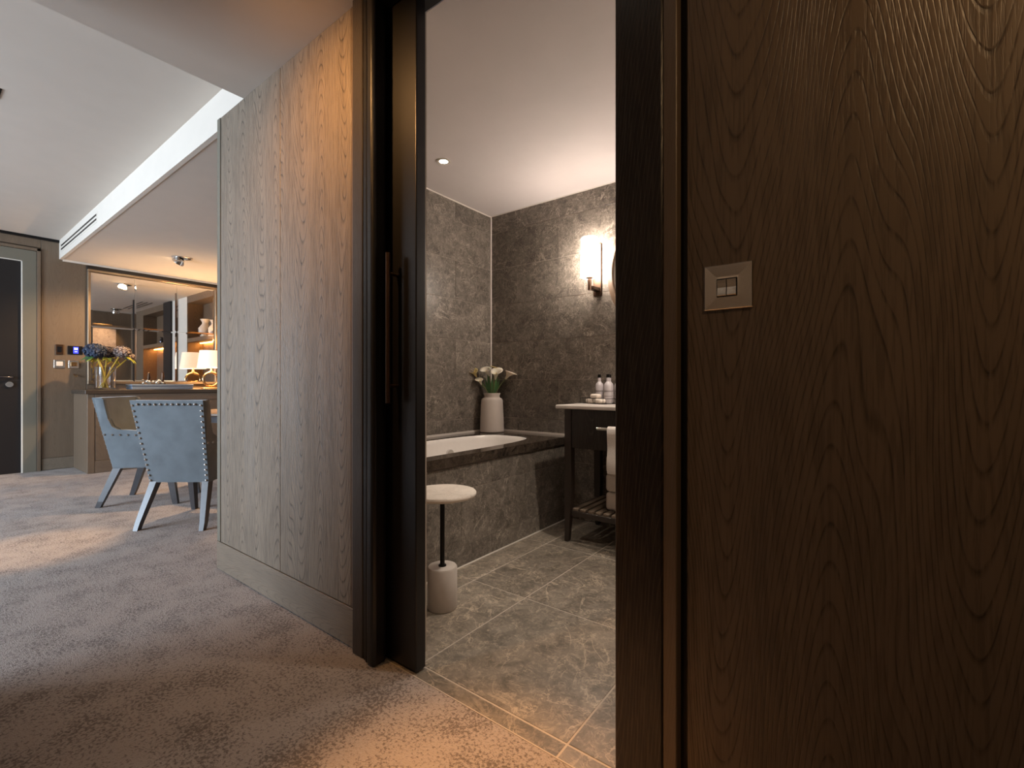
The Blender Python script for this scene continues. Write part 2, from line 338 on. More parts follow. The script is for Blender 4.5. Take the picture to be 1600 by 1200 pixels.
# outer shell
wf = struct('wall_far', bx(-7.75, -7.545, -4.3, 3.0, 0, LC+.1), 'oak_far', 'oak panelled far wall', cat='wall')
struct('wall_back', bx(-7.7, -6.3, -4.4, -4.2, 0, 2.9), 'plaster', 'window wall', cat='wall')
struct('wall_back', bx(-3.2, -2.3, -4.4, -4.2, 0, 2.9), 'plaster', 'window wall', cat='wall')
struct('wall_back', bx(-6.3, -3.2, -4.4, -4.2, 0, .25), 'plaster', 'window wall sill', cat='wall')
struct('wall_back', bx(-6.3, -3.2, -4.4, -4.2, 2.45, 2.9), 'plaster', 'window wall head', cat='wall')
wn = struct('window_1', bx(-6.3, -6.24, -4.36, -4.24, .25, 2.45), 'grey_trim', 'window frame', cat='window')
for x in (-5.27, -4.23, -3.26): obj('window_frame', bx(x, x+.06, -4.36, -4.24, .25, 2.45), 'grey_trim', wn)
struct('wall_left', bx(-2.457, -2.3, -4.2, -.12, 0, LC), 'oak_far', 'wall at the end of the hall', cat='wall')
struct('wall_back', bx(-2.457, 2.3, -1.5, -1.3, 0, HC+.1), 'hall_paint', 'plain wall opposite the bathroom', cat='wall')
struct('wall_right', bx(2.2, 2.4, -1.3, 1.1, 0, HC+.1), 'oak', 'end wall of the hall', cat='wall')

# hall panelled wall, left of the sliding door
wl = struct('wall_hall', bx(-2.77, -1.42, WY+.022, 1.058, 0, HC), 'black_metal', 'oak panelled wall beside the sliding bathroom door', cat='wall')
struct('wall_hall', bx(-2.77, -2.0, 1.115, 1.19, 0, LC), 'plaster', 'inner wall behind the panelling', cat='wall')
obj('panel', bx(-2.728, -2.0855, WY, WY+.022, .156, HC, bev=.0015), 'oak_daylit', wl)
obj('panel', bx(-2.0825, -1.54, WY, WY+.022, .156, HC, bev=.0015), 'oak_daylit', wl)
obj('edge_strip', bx(-1.5375, -1.507, WY-.001, WY+.022, .156, HC, bev=.0015), 'strip', wl)
obj('edge_strip', bx(-2.77, -2.732, WY-.003, 1.12, .156, HC, bev=.0015), 'grey_trim', wl)
obj('skirting', bx(-2.775, -1.507, WY-.003, WY+.022, .006, .153, bev=.0015), 'oak_h', wl)
# right of the door
wr = struct('wall_hall', bx(-.30, 2.2, WY+.022, 1.12, 0, HC), 'black_metal', 'dark oak panelled wall with a light switch', cat='wall')
for x0, x1 in ((-.300, .90), (.904, 2.1)):
    obj('panel', bx(x0, x1, WY, WY+.022, 0, HC, bev=.002), 'oak', wr)
struct('trim_4', bx(-.346, -.316, WY-.018, WY+.06, 0, HC, bev=.002), 'strip', 'narrow oak strip between black door casing and panelled wall', cat='trim')
struct('trim_4', bx(-.316, -.300, WY+.012, WY+.06, 0, HC), 'black_metal', 'recessed black shadow gap beside oak strip', cat='trim')
# casings
cl = struct('trim_5', bx(-1.507, -1.444, 1.004, 1.058, 0, HC, bev=.003), 'strip_d', 'door casing left of the sliding door', cat='trim')
obj('casing_bead', bx(-1.440, -1.424, 1.004, 1.058, 0, HC, bev=.003), 'ebony_s', cl)
obj('casing_bead', bx(-1.421, -1.408, .998, 1.058, 0, HC, bev=.004), 'ebony_s', cl)
obj('casing_bead', bx(-1.405, -1.362, .990, 1.052, 0, HC, bev=.014, seg=4), 'ebony_s', cl)
cr = struct('trim_6', bx(-.457, -.346, 1.0, 1.10, 0, HC, bev=.003), 'ebony', 'broad black grained casing right of the bathroom doorway', cat='trim')
struct('trim_7', bx(-1.362, -.457, 1.0, 1.058, 2.36, HC), 'ebony_s', 'black head casing over the doorway', cat='trim')
struct('trim_7', bx(-1.362, -.457, 1.115, 1.17, 2.385, HC), 'ebony_s', 'black inner head over the doorway', cat='trim')
struct('wall_right', bx(-.50, 1.0, 1.12, 1.2, 0, BC+.1), 'plaster', 'bathroom side of hall wall', cat='wall')
struct('trim_8', bx(-2.0, -1.2965, 1.115, 1.18, 0, BC+.1), 'grout_w', 'pale edge of the pocket behind the sliding door', cat='trim')
# sliding door
d1 = struct('door_1', bx(-2.0, -1.219, 1.062, 1.106, .006, 2.40, bev=.004, seg=3), 'ebony_s', 'black satin sliding door half drawn into its pocket', smooth=False, cat='door')
ph = obj('pull_handle', tube(B(), [(-1.318, 1.02, .933), (-1.318, 1.02, 1.459)], .0085, 14), 'bronze', d1, True, 'slim dark bronze bar handle')
for z in (.993, 1.387): obj('handle_post', tube(B(), [(-1.318, 1.02, z), (-1.318, 1.063, z)], .006, 10), 'bronze', ph, True)

# light switch on the right wall
sw = thing('light_switch', 'square brushed steel double light switch on dark oak wall', 'light switch', (-.217, WY, 1.154))
bm = B(); R_ = [[bm.verts.new(p) for p in ((-.217-hx, y, 1.2-hx), (-.217+hx, y, 1.2-hx), (-.217+hx, y, 1.2+hx), (-.217-hx, y, 1.2+hx))] for hx, y in ((.046, WY+.001), (.046, WY-.003), (.0445, WY-.0045), (.020, WY-.0070))]
for a, c in zip(R_, R_[1:]):
    for k in range(4): bm.faces.new((a[k], a[(k+1) % 4], c[(k+1) % 4], c[k]))
bm.faces.new(R_[0]); bm.faces.new(R_[-1])
obj('switch_plate', bm, 'steel', sw)
obj('rocker_frame', bx(-.2380, -.1985, WY-.0085, WY-.0060, 1.1785, 1.2165, bev=.002), 'black_metal', sw)
for x in (-.2360, -.2175):
    bm = B(); x1 = x+.0168
    prism(bm, [(WY-.0083, 1.1805), (WY-.0118, 1.1820), (WY-.0090, 1.1975), (WY-.0118, 1.2130), (WY-.0083, 1.2145)], 'X', x, x1)
    obj('rocker', bm, 'steel', sw)

# far wall: planks of panelling, door, cornice
def farbox(y0, y1, z0, z1, mat='oak_far', name='panel', d=.022):
    return obj(name, bx(-7.545, -7.545+.025, y0, y1, z0, z1, bev=.0015), mat, wf)
farbox(-4.2, -1.2, 0, LC); farbox(-1.197, -.30, 0, LC)
farbox(.947, 1.333, .14, LC)
farbox(1.336, 2.86, .14, LC); obj('skirting', bx(-7.545, -7.517, .95, 1.33, .004, .137, bev=.0015), 'oak_h', wf)
farbox(-.297, .944, 2.566, LC)
d2 = struct('door_2', bx(-7.60, -7.538, -.12, .79, .005, 2.382), 'door_dark', 'dark brown door in a grey frame on far wall', cat='door')
bm = B()
for a in ((.789, .80, 0, 2.392), (-.14, .80, 2.382, 2.392)): box(bm, -7.56, -7.512, a[0], a[1], a[2], a[3])
obj('door_stop', bm, 'plaster_w', d2)
bm = prism(B(), [(.80, 0), (.908, 0), (.908, 2.515), (-.28, 2.515), (-.28, 2.392), (.80, 2.392)], 'X', -7.545, -7.508, bev=.003)
obj('door_frame', bm, 'grey_trim', d2)
bm = B(); box(bm, -7.545, -7.502, .911, .942, 0, 2.55, bev=.002); box(bm, -7.545, -7.502, -.30, .942, 2.519, 2.55, bev=.002)
obj('outer_trim', bm, 'oak_far', d2)
h = obj('door_handle', tube(B(), [(-7.535, .715, 1.075), (-7.50, .715, 1.075), (-7.488, .70, 1.075), (-7.488, .60, 1.075)], .011, 10), 'steel_d', d2, True)
obj('lock_rose', tube(B(), [(-7.538, .70, .995), (-7.52, .70, .995)], .03, 20), 'steel', d2, True)

# dining side: back wall with shelving, east wall
struct('wall_back', bx(-7.6, -2.6, 2.86+.25, 3.2, 0, SC+.2), 'wood_w', 'oak wall behind the dining shelving', cat='wall')
we = struct('wall_right', bx(-2.765, -2.62, 1.19, 3.12, 0, SC+.2), 'oak_far', 'oak wall with a framed painting seen in the mirror', cat='wall')

# ------------------------------------------------------------------ bathroom shell with single tiles
ZJ = [0, .110, .420, .725, 1.035, 1.345, 1.655, 1.960, 2.265, BC]
wbl = struct('wall_left', bx(-2.62, -2.5035, 1.18, 3.15, 0, BC+.2), 'grout_w', 'brown stone tiled wall at the long side of the bath', cat='wall')
wbb = struct('wall_back', bx(-2.62, 1.0, 3.0045, 3.15, 0, BC+.2), 'grout_w', 'brown stone tiled wall with the sconce and mirror', cat='wall')
struct('wall_right', bx(1.0, 1.1, 1.12, 3.15, 0, BC+.2), 'plaster', 'end wall of the bathroom', cat='wall')
g2 = .0014
for r in range(len(ZJ)-1):
    z0, z1 = ZJ[r], ZJ[r+1]
    if z1 > .6:
        js = [1.2, 1.37, 1.975, 2.575, 3.003] if r % 2 == 0 else [1.2, 1.675, 2.275, 3.003]
        for a, c in zip(js, js[1:]):
            e = random.uniform(0, .0006)
            obj('tile', bx(-2.52, -2.501+e, a+g2, c-g2, max(z0, .60)+g2, z1-g2, bev=.0008), 'stone_w', wbl)
    js = [-2.50, -2.225, -1.608, -.99, -.37, .25, 1.0] if r % 2 == 0 else [-2.50, -2.447, -1.831, -1.215, -.6, .02, 1.0]
    for a, c in zip(js, js[1:]):
        if z1 < .62 and c < -1.75: continue
        e = random.uniform(0, .0006)
        obj('tile', bx(a+g2, c-g2, 3.002-e, 3.02, z0+g2, z1-g2, bev=.0008), 'stone_w', wbb)
struct('trim_9', bx(-2.503, -2.491, 2.992, 3.004, .62, BC), 'white_bead', 'white corner bead where the tiled walls meet', cat='trim')
bm = B(); box(bm, -2.502, -2.494, 1.2, 3.0, BC-.008, BC); box(bm, -2.5, 1.0, 2.995, 3.003, BC-.004, BC)
struct('trim_10', bm, 'white_bead', 'thin pale line under the bathroom ceiling', cat='trim')
struct('trim_11', bx(-1.738, -1.731, 1.2, 3.0, 0, .006), 'white_bead', 'pale sealant line at the foot of the bath panel', cat='trim')

# ------------------------------------------------------------------ bath
ba = struct('wall_bath', bx(-1.765, -1.7435, 1.19, 3.012, 0, .56), 'grout_w', 'tiled panel under the bath deck', cat='wall')
for r, (z0, z1, js) in enumerate(((.003, .110, [1.2, 1.55, 2.1, 2.614, 2.998]), (.110, .420, [1.2, 1.84, 2.44, 2.998]), (.420, .556, [1.2, 1.48, 2.1, 2.80, 2.998]))):
    for a, c in zip(js, js[1:]):
        obj('tile', bx(-1.755, -1.741+random.uniform(0, .0006), a+g2, c-g2, z0+g2, z1-g2, bev=.0008), 'stone_w', ba)
# deck with oval cut-out
TX, TY, TRX, TRY = -2.105, 1.98, .275, .80
def oval(n=64, rx=TRX, ry=TRY, ex=3.4):
    out = []
    for i in range(n):
        t = 2*PI*i/n; c, s = math.cos(t), math.sin(t)
        out.append((TX+rx*math.copysign(abs(c)**(2/ex), c), TY+ry*math.copysign(abs(s)**(2/ex), s)))
    return out
def deck_bm(z0, z1, x0, x1, y0, y1):
    bm = B(); n = 64; ov = oval(n)
    def outer(p):
        dx, dy = p[0]-TX, p[1]-TY
        ts = []
        if dx > 1e-6: ts.append((x1-TX)/dx)
        if dx < -1e-6: ts.append((x0-TX)/dx)
        if dy > 1e-6: ts.append((y1-TY)/dy)
        if dy < -1e-6: ts.append((y0-TY)/dy)
        t = min(ts); return (TX+dx*t, TY+dy*t)
    out = [outer(p) for p in ov]
    for c in ((x0, y0), (x0, y1), (x1, y0), (x1, y1)):
        k = min(range(n), key=lambda i: (out[i][0]-c[0])**2+(out[i][1]-c[1])**2); out[k] = c
    rs = [[bm.verts.new((x, y, z)) for x, y in ring] for ring, z in ((ov, z0), (out, z0), (out, z1), (ov, z1))]
    for a in range(4):
        A, D = rs[a], rs[(a+1) % 4]
        for i in range(n): bm.faces.new((A[i], A[(i+1) % n], D[(i+1) % n], D[i]))
    return bm
dk = obj('bath_deck', deck_bm(.560, .612, -2.50, -1.730, 1.2, 3.001), 'deck', label='polished dark marble deck around the white bath', cat='bath surround')
bm = B(); box(bm, -2.499, -2.488, 1.2, 3.0, .612, .626); box(bm, -2.499, -1.74, 2.989, 3.0, .612, .626)
obj('upstand', bm, 'white_bead', dk, label='pale upstand strip along tiled walls')
tb = thing('bathtub', 'white inset bathtub in dark marble deck', 'bathtub', (TX, TY, .14))
bm = B(); rings = []
for s, z in ((-.003, .607), (-.012, .609), (-.018, .60), (-.022, .57), (-.035, .42), (-.06, .25), (-.10, .17), (-.17, .15)):
    rings.append([bm.verts.new((x, y, z)) for x, y in oval(64, TRX+s, TRY+s*1.4)])
for a, c in zip(rings, rings[1:]):
    for i in range(64): bm.faces.new((a[i], a[(i+1) % 64], c[(i+1) % 64], c[i]))
bm.faces.new(rings[-1][::-1])
obj('basin', bm, 'enamel', tb, True)
obj('overflow', tube(B(), [(TX-TRX+.03, 2.35, .50), (TX-TRX+.05, 2.35, .50)], .032, 20), 'chrome', tb, True)

# ceramic jar with calla lilies
VX, VY = -2.388, 2.880
obj('ceramic_vase', lathe(B(), [(0, .6125), (.092, .6125), (.098, .619), (.096, .71), (.090, .83), (.087, .868), (.082, .880), (.063, .892), (.061, .905), (.069, .922), (.069, .927), (.061, .927), (.056, .90), (.056, .65), (0, .65)], VX, VY, 40, cap=False), 'ceramic', smooth=True,
    label='tall off-white ceramic jar in the bath corner', cat='vase')
RT = Vector((.7968, .6042, 0)); FW = Vector((-.6042, .7968, 0))
def calla(px, pz, toward, size, lean, label, mat='lily', roll=0):
    """lily whose bloom sits px metres sideways (along the picture plane) from the jar and pz above the floor"""
    base = Vector((VX, VY, .86))+RT*px*.12
    tip = Vector((VX, VY, 0))+RT*px+FW*toward+Vector((0, 0, pz))
    t = thing('calla_lily', label, 'flower', tuple(base), 'calla lilies in the ceramic jar')
    mid = (base+tip)/2+Vector((0, 0, .02))-RT*px*.25
    pts = [base*(1-u)**2+mid*2*u*(1-u)+tip*u*u for u in [i/8 for i in range(9)]]
    obj('stem', tube(B(), pts, .0042, 8), 'stem', t, True)
    ax = (RT*lean+Vector((0, 0, 1))-FW*.35).normalized()
    q = Vector((0, 0, 1)).rotation_difference(ax)
    rollm = Matrix.Rotation(roll, 3, 'Z')
    bm = B(); nu, nv = 22, 9; g = []
    for j in range(nv+1):
        v = j/nv; row = []
        for i in range(nu+1):
            u = -1+2*i/nu; a = u*(PI*1.12)
            r = size*(.10+.20*v+.42*v**3)
            tipf = math.cos(a/2)**2 if abs(a) < PI else 0
            z = size*(1.25*v+.35*v*v*tipf)-size*.25*v**2*(1-tipf)
            rr = r*(1+.35*v**4*tipf)+(abs(u)*.002)
            p = Vector((rr*math.cos(a), rr*math.sin(a), z)); row.append(bm.verts.new(tip+q@(rollm@p)))
        g.append(row)
    for j in range(nv):
        for i in range(nu): bm.faces.new((g[j][i], g[j][i+1], g[j+1][i+1], g[j+1][i]))
    o = obj('spathe', bm, mat, t, True)
    md = o.modifiers.new('thick', 'SOLIDIFY'); md.thickness = .0015
    obj('spadix', tube(B(), [tip+q@Vector((0, 0, size*.2)), tip+q@Vector((0, 0, size*.6)), tip+q@Vector((0, 0, size*1.05))], .005, 8, r2=.003), 'spadix', t, True)
calla(-.125, 1.055, -.01, .048, -.45, 'yellowish calla lily bud, leftmost of the bunch in the jar', 'lily_y', PI)
calla(-.085, .995, -.03, .036, -.35, 'small white calla lily hanging lowest at left of the bunch', 'lily', PI)
calla(-.020, 1.065, -.02, .050, -.55, 'tall white calla lily in the centre of the bunch', 'lily', PI)
calla(.022, 1.085, .02, .044, .05, 'greenish cream calla lily behind the wide open bloom', 'lily_y', -PI/2)
calla(.030, 1.035, -.05, .056, .12, 'wide open white calla lily at centre front of the jar', 'lily', PI/2)
calla(.110, 1.040, 0, .056, .75, 'white calla lily leaning out to the right of the jar', 'lily', 0)
bm = B()
for k, (dx, dz, tw) in enumerate(((-.045, .16, .0), (-.03, .20, .02), (0, .17, .015), (.035, .19, .0), (.05, .15, .02), (-.06, .12, .02))):
    a = Vector((VX, VY, .90)); c = a+RT*dx*1.3+FW*tw+Vector((0, 0, dz)); m_ = (a+c)/2+RT*dx*.2
    w_ = RT*.011
    vs = [bm.verts.new(a-w_*.4), bm.verts.new(a+w_*.4), bm.verts.new(m_+w_), bm.verts.new(m_-w_), bm.verts.new(c)]
    bm.faces.new(vs[:4]); bm.faces.new((vs[3], vs[2], vs[4]))
o = obj('lily_leaves', bm, 'leaf_g', label='narrow dark green leaves among the calla lilies in the jar', cat='leaves'); o.modifiers.new('t', 'SOLIDIFY').thickness = .002

# marble side table
st = thing('side_table', 'round marble drinks table with black pole in front of the bath', 'side table', (-1.495, 1.455, 0))
obj('base', lathe(B(), [(0, .001), (.063, .001), (.066, .006), (.066, .180), (.062, .186), (0, .186)], -1.495, 1.455, 40, cap=False), 'marble_p', st, True)
obj('collar', lathe(B(), [(0, .186), (.018, .186), (.016, .192), (0, .192)], -1.495, 1.455, 20, cap=False), 'black_metal', st, True)
obj('pole', lathe(B(), [(.0105, .186), (.0105, .505)], -1.495, 1.455, 16), 'black_metal', st, True)
obj('tabletop', lathe(B(), [(0, .500), (.148, .500), (.152, .505), (.152, .514), (.148, .519), (0, .519)], -1.495, 1.455, 56, cap=False), 'marble', st, True)

# ------------------------------------------------------------------ vanity
vn = thing('vanity_table', 'black vanity table with pale stone top and slatted oak shelf', 'vanity', (-1.0, 2.76, 0))
def leg(x, y, mat='ebony_s', sx=1, sy=1):
    bm = B(); a = .046
    prof = [(1.0, .845), (1.0, .30), (.62, .012), (.50, .001)]
    rings = []
    for s, z in prof:
        wv = a*s
        x0 = x if sx > 0 else x+a-wv; y0 = y if sy < 0 else y+a-wv
        x0 = x+(a-wv)*.0 if sx > 0 else x0
        rings.append([bm.verts.new(p) for p in ((x0, y0, z), (x0+wv, y0, z), (x0+wv, y0+wv, z), (x0, y0+wv, z))])
    for r0, r1 in zip(rings, rings[1:]):
        for i in range(4): bm.faces.new((r0[i], r0[(i+1) % 4], r1[(i+1) % 4], r1[i]))
    bm.faces.new(rings[0]); bm.faces.new(rings[-1][::-1])
    return bm
obj('leg', leg(-1.502, 2.535, sx=1, sy=-1), 'wenge', vn); obj('leg', leg(-1.505, 2.945, sx=1, sy=1), 'wenge', vn)
obj('leg', leg(-.60, 2.535, sx=-1, sy=-1), 'wenge', vn); obj('leg', leg(-.60, 2.945, sx=-1, sy=1), 'wenge', vn)
obj('top', bx(-1.545, -.50, 2.49, 3.0, .843, .868, bev=.007, seg=3), 'marble_p', vn)
obj('side_apron', bx(-1.495, -1.48, 2.58, 2.945, .60, .842), 'wenge', vn)
obj('drawer_front', bx(-1.454, -.602, 2.538, 2.56, .598, .838, bev=.002), 'ebony', vn)
obj('back_rail', bx(-1.46, -.6, 2.95, 2.97, .72, .842), 'wenge', vn)
for y in (2.545, 2.955): obj('shelf_rail', bx(-1.458, -.602, y, y+.025, .165, .20, bev=.002), 'wenge', vn)
obj('shelf_rail', bx(-1.495, -1.465, 2.575, 2.95, .168, .20), 'wenge', vn)
for k in range(16):
    x = -1.452+k*.053
    obj('slat', bx(x, x+.036, 2.548, 2.978, .201, .216, bev=.002), 'oak_y', vn)
rail = obj('towel_rail', tube(B(), [(-1.235, 2.455, .738), (-.80, 2.455, .738)], .0095, 14), 'chrome', vn, True, 'chrome towel rail')
obj('rail_post', tube(B(), [(-1.205, 2.455, .738), (-1.205, 2.54, .738)], .007, 10), 'chrome', rail, True)
def towel(x0, x1, zf, zb, y, name, lab):
    bm = B(); prof = []
    for i in range(9): prof.append((y-.017-.004*math.sin(i), zf+(.738-zf)*i/8))
    for i in range(1, 7):
        a = PI-PI*i/7; prof.append((y+.017*math.cos(a), .738+.017*math.sin(a)))
    for i in range(7): prof.append((y+.017+.002*math.sin(i), .738-(.738-zb)*i/6))
    inner = [(py+(.006 if py < y else -.006) if pz < .739 else y+(py-y)*.6, pz-.004 if pz > .739 else pz) for py, pz in prof][::-1]
    prism(bm, prof+inner, 'X', x0, x1)
    return obj(name, bm, 'towel', smooth=True, label=lab, cat='towel')
towel(-1.163, -.86, .485, .52, 2.455, 'hand_towel', 'white towel folded over the chrome rail of the vanity')
for k in range(3):
    z = .2165+k*.115
    obj('bath_towel', bx(-1.268, -.92, 2.63, 2.93, z, z+.112, bev=.022, seg=4), 'towel', smooth=True, cat='towel', group='folded bath towels on the vanity shelf',
        label=['lowest white towel in the stack on the vanity shelf', 'middle white towel in the stack on the vanity shelf', 'topmost white towel in the stack on the vanity shelf'][k])

# wire basket with soaps and bottles
P0 = Vector((-1.53, 2.79, 0)); P1 = Vector((-1.31, 2.69, 0)); ex = (P1-P0).normalized(); ey = Vector((-ex.y, ex.x, 0)); LA, LB = .24, .20
def bp_(a, b_, z): p = P0+ex*a+ey*b_; return (p.x, p.y, z)
bk = thing('wire_basket', 'black wire basket holding soaps and bottles on vanity top', 'basket', bp_(LA/2, LB/2, .868))
for z in (.8715, .905):
    obj('rim_wire', tube(B(), [bp_(0, 0, z), bp_(LA, 0, z), bp_(LA, LB, z), bp_(0, LB, z)], .0018, 6, closed=True), 'black_metal', bk)
bm = B()
for a, b_ in ((0, 0), (.08, 0), (.16, 0), (LA, 0), (LA, .1), (LA, LB), (.12, LB), (0, LB), (0, .1)): tube(bm, [bp_(a, b_, .8705), bp_(a, b_, .906)], .0015, 6)
for k in range(1, 6): tube(bm, [bp_(LA*k/6, 0, .8700), bp_(LA*k/6, LB, .8700)], .0012, 6)
obj('wire_uprights', bm, 'black_metal', bk)
def soap(a, b_, z, s, lab, lx=.065, ly=.045):
    bm = bx(-lx/2*s, lx/2*s, -ly/2*s, ly/2*s, 0, .026*s, bev=.011*s, seg=3)
    ang = math.atan2(ex.y, ex.x)
    bmesh.ops.transform(bm, matrix=Matrix.Translation(bp_(a, b_, z)) @ Matrix.Rotation(ang, 4, 'Z'), verts=bm.verts)
    obj('soap', bm, 'soap', smooth=True, label=lab, cat='soap', group='wrapped soaps in the wire basket')
soap(.066, .045, .8722, 1.15, 'lower left wrapped soap in the wire basket')
soap(.150, .045, .8722, 1.2, 'lower right wrapped soap in the wire basket')
soap(.112, .045, .905, 1.1, 'wrapped soap lying on top of the two others')
def bottle(a, b_, lab):
    x, y, z = bp_(a, b_, .8722)
    t = thing('toiletry_bottle', lab, 'bottle', (x, y, z), 'pump bottles in the wire basket')
    obj('body', lathe(B(), [(0, z), (.025, z), (.027, z+.004), (.027, z+.115), (.024, z+.128), (.014, z+.140), (.011, z+.145), (0, z+.145)], x, y, 24, cap=False), 'bottle', t, True)
    obj('neck', lathe(B(), [(.0115, z+.145), (.0115, z+.17)], x, y, 16), 'glass' if False else 'bottle', t, True)
    obj('cap', lathe(B(), [(.0115, z+.170), (.012, z+.172), (.011, z+.192), (0, z+.193)], x, y, 16, cap=False), 'black_metal', t, True, 'black cap')
    obj('label_print', lathe(B(), [(.0274, z+.045), (.0274, z+.05), ], x, y, 24, cap=False), 'bottle_l', t, True)
    obj('label_print', lathe(B(), [(.0274, z+.075), (.0274, z+.085), ], x, y, 24, cap=False), 'bottle_l', t, True)
bottle(.075, .105, 'pale bottle directly behind the stacked soaps')
bottle(.105, .168, 'pale bottle half hidden between the two front bottles')
bottle(.172, .098, 'pale bottle just right of the soaps in the basket')
bottle(.20, .165, 'pale bottle partly cut off by the door casing')

# sconce
scn = thing('wall_sconce', 'lit cylinder wall sconce with bronze bracket beside round mirror', 'wall lamp', (-1.50, 3.0, 1.62))
SX, SY = -1.508, 2.885
obj('backplate', bx(-1.535, -1.470, 2.988, 3.001, 1.63, 2.005, bev=.003), 'bronze', scn)
obj('shade', lathe(B(), [(0, 1.745), (.060, 1.745), (.063, 1.755), (.060, 2.01), (.055, 2.018), (0, 2.018)], SX, SY, 32, cap=False), 'sconce', scn, True, 'glowing opal cylinder shade')
obj('bracket', bx(SX-.012, SX+.030, SY, 2.99, 1.66, 1.685, bev=.003), 'bronze', scn)
obj('bracket_post', lathe(B(), [(0, 1.655), (.014, 1.655), (.014, 1.735), (.028, 1.738), (.028, 1.7445), (0, 1.7445)], SX, SY, 20, cap=False), 'bronze', scn, True)
# unseen twin beyond the mirror, added to brighten bathroom ceiling and floor
for ch in [scn]:
    tw = scn.copy(); C.objects.link(tw); tw.location.x += 1.15; tw['label'] = 'unseen second sconce added to brighten the bathroom, behind the door casing'
    for c0 in list(scn.children):
        c1 = c0.copy(); C.objects.link(c1); c1.parent = tw
# round mirror
rm = thing('round_mirror', 'large round wood framed mirror beside the lit sconce', 'mirror', (-.93, 3.0, 1.285))
def disc(bm, cx, cz, r0, r1, y0, y1, n=72):
    pr = [(r0, y0), (r1, y0+.004), (r1, y1), (r0, y1)] if r0 > 0 else None
    rings = [[bm.verts.new((cx+r*math.cos(2*PI*i/n), y, cz+r*math.sin(2*PI*i/n))) for i in range(n)] for r, y in pr]
    for k in range(4):
        a, c = rings[k], rings[(k+1) % 4]
        for i in range(n): bm.faces.new((a[i], a[(i+1) % n], c[(i+1) % n], c[i]))
    return bm
obj('frame', disc(B(), -.93, 1.765, .445, .480, 2.955, 3.001), 'wood_w', rm, True)
bm = B(); vs = [bm.verts.new((-.93+.45*math.cos(2*PI*i/72), 2.972, 1.765+.45*math.sin(2*PI*i/72))) for i in range(72)]; f_ = bm.faces.new(vs)
ext = bmesh.ops.extrude_face_region(bm, geom=[f_]); bmesh.ops.translate(bm, verts=[v for v in ext['geom'] if isinstance(v, bmesh.types.BMVert)], vec=(0, .008, 0))
obj('glass', bm, 'mirror', rm)
# bathroom downlight
def downlight(x, y, z, lab, grp=None, m='led_c'):
    t = thing('downlight', lab, 'downlight', (x, y, z), grp)
    obj('bezel', lathe(B(), [(.026, z+.0), (.042, z+.0), (.045, z-.004), (.040, z-.006), (.028, z-.004)], x, y, 32, cap=False), 'plaster_w', t, True)
    obj('lamp', lathe(B(), [(0, z-.002), (.027, z-.002), (.027, z+.0), (0, z)], x, y, 24, cap=False), m, t, True)
downlight(-2.113, 2.067, BC, 'small lit downlight in the bathroom ceiling above the bath')

# ------------------------------------------------------------------ dining zone
sb = thing('sideboard', 'long oak sideboard under the far mirror', 'sideboard', (-7.17, 1.95, 0))
X0, X1, Y0, Y1 = -7.515, -6.83, 1.22, 2.79
obj('top', bx(X0, X1+.02, Y0-.02, Y1, .888, .932, bev=.002), 'oak_dark', sb)
obj('body', bx(X0, X1-.02, Y0+.02, Y1-.01, .10, .887), 'oak_far', sb)
obj('end_panel', bx(X0, X1, Y0, Y0+.06, .003, .887, bev=.002), 'oak_far', sb)
obj('plinth', bx(X0, X1-.002, Y0+.062, Y1-.01, .003, .135, bev=.002), 'oak_y', sb)
obj('top_rail', bx(X1-.02, X1-.001, Y0+.063, Y1-.01, .80, .885, bev=.002), 'oak_y', sb)
for k in range(3):
    a = Y0+.063+k*.50; obj('door', bx(X1-.02, X1-.003, a+.003, a+.497, .138, .797, bev=.003), 'oak_far', sb)

wm = thing('wall_mirror', 'wide framed mirror of six panes with slanted edges above the sideboard', 'mirror', (-7.5, 2.0, 1.0))
bm = B(); fy0, fy1, fz0, fz1 = 1.34, 2.75, 1.0, 2.40
def frame(d, x1, y0, y1, z0, z1, w_, mat, name):
    for a in ((y0, y1, z0, z0+w_), (y0, y1, z1-w_, z1), (y0, y0+w_, z0+w_, z1-w_), (y1-w_, y1, z0+w_, z1-w_)):
        obj(name, bx(-7.52, x1, *a, bev=.003), mat, wm)
frame(0, -7.475, fy0, fy1, fz0, fz1, .028, 'champagne', 'frame')
bm.free()
ys = [fy0+.03, 1.795, 2.257, fy1-.03]; zs = [fz0+.03, 1.715, fz1-.03]
for i in range(3):
    for j in range(2):
        y0, y1, z0, z1 = ys[i]+.001, ys[i+1]-.001, zs[j]+.001, zs[j+1]-.001; bv = .018
        bm = B()
        R_ = [[bm.verts.new(p) for p in ((x, y0+d, z0+d), (x, y1-d, z0+d), (x, y1-d, z1-d), (x, y0+d, z1-d))] for x, d in ((-7.515, 0), (-7.500, 0), (-7.4985, bv))]
        for a, c in zip(R_, R_[1:]):
            for k in range(4): bm.faces.new((a[k], a[(k+1) % 4], c[(k+1) % 4], c[k]))
        bm.faces.new(R_[0][::-1]); bm.faces.new(R_[-1])
        obj('pane', bm, 'mirror', wm)
struct('trim_12', bx(-7.52, -7.498, 1.336, 2.80, 2.40, 2.448, bev=.002), 'ebony_s', 'dark rail over the mirror', cat='trim')

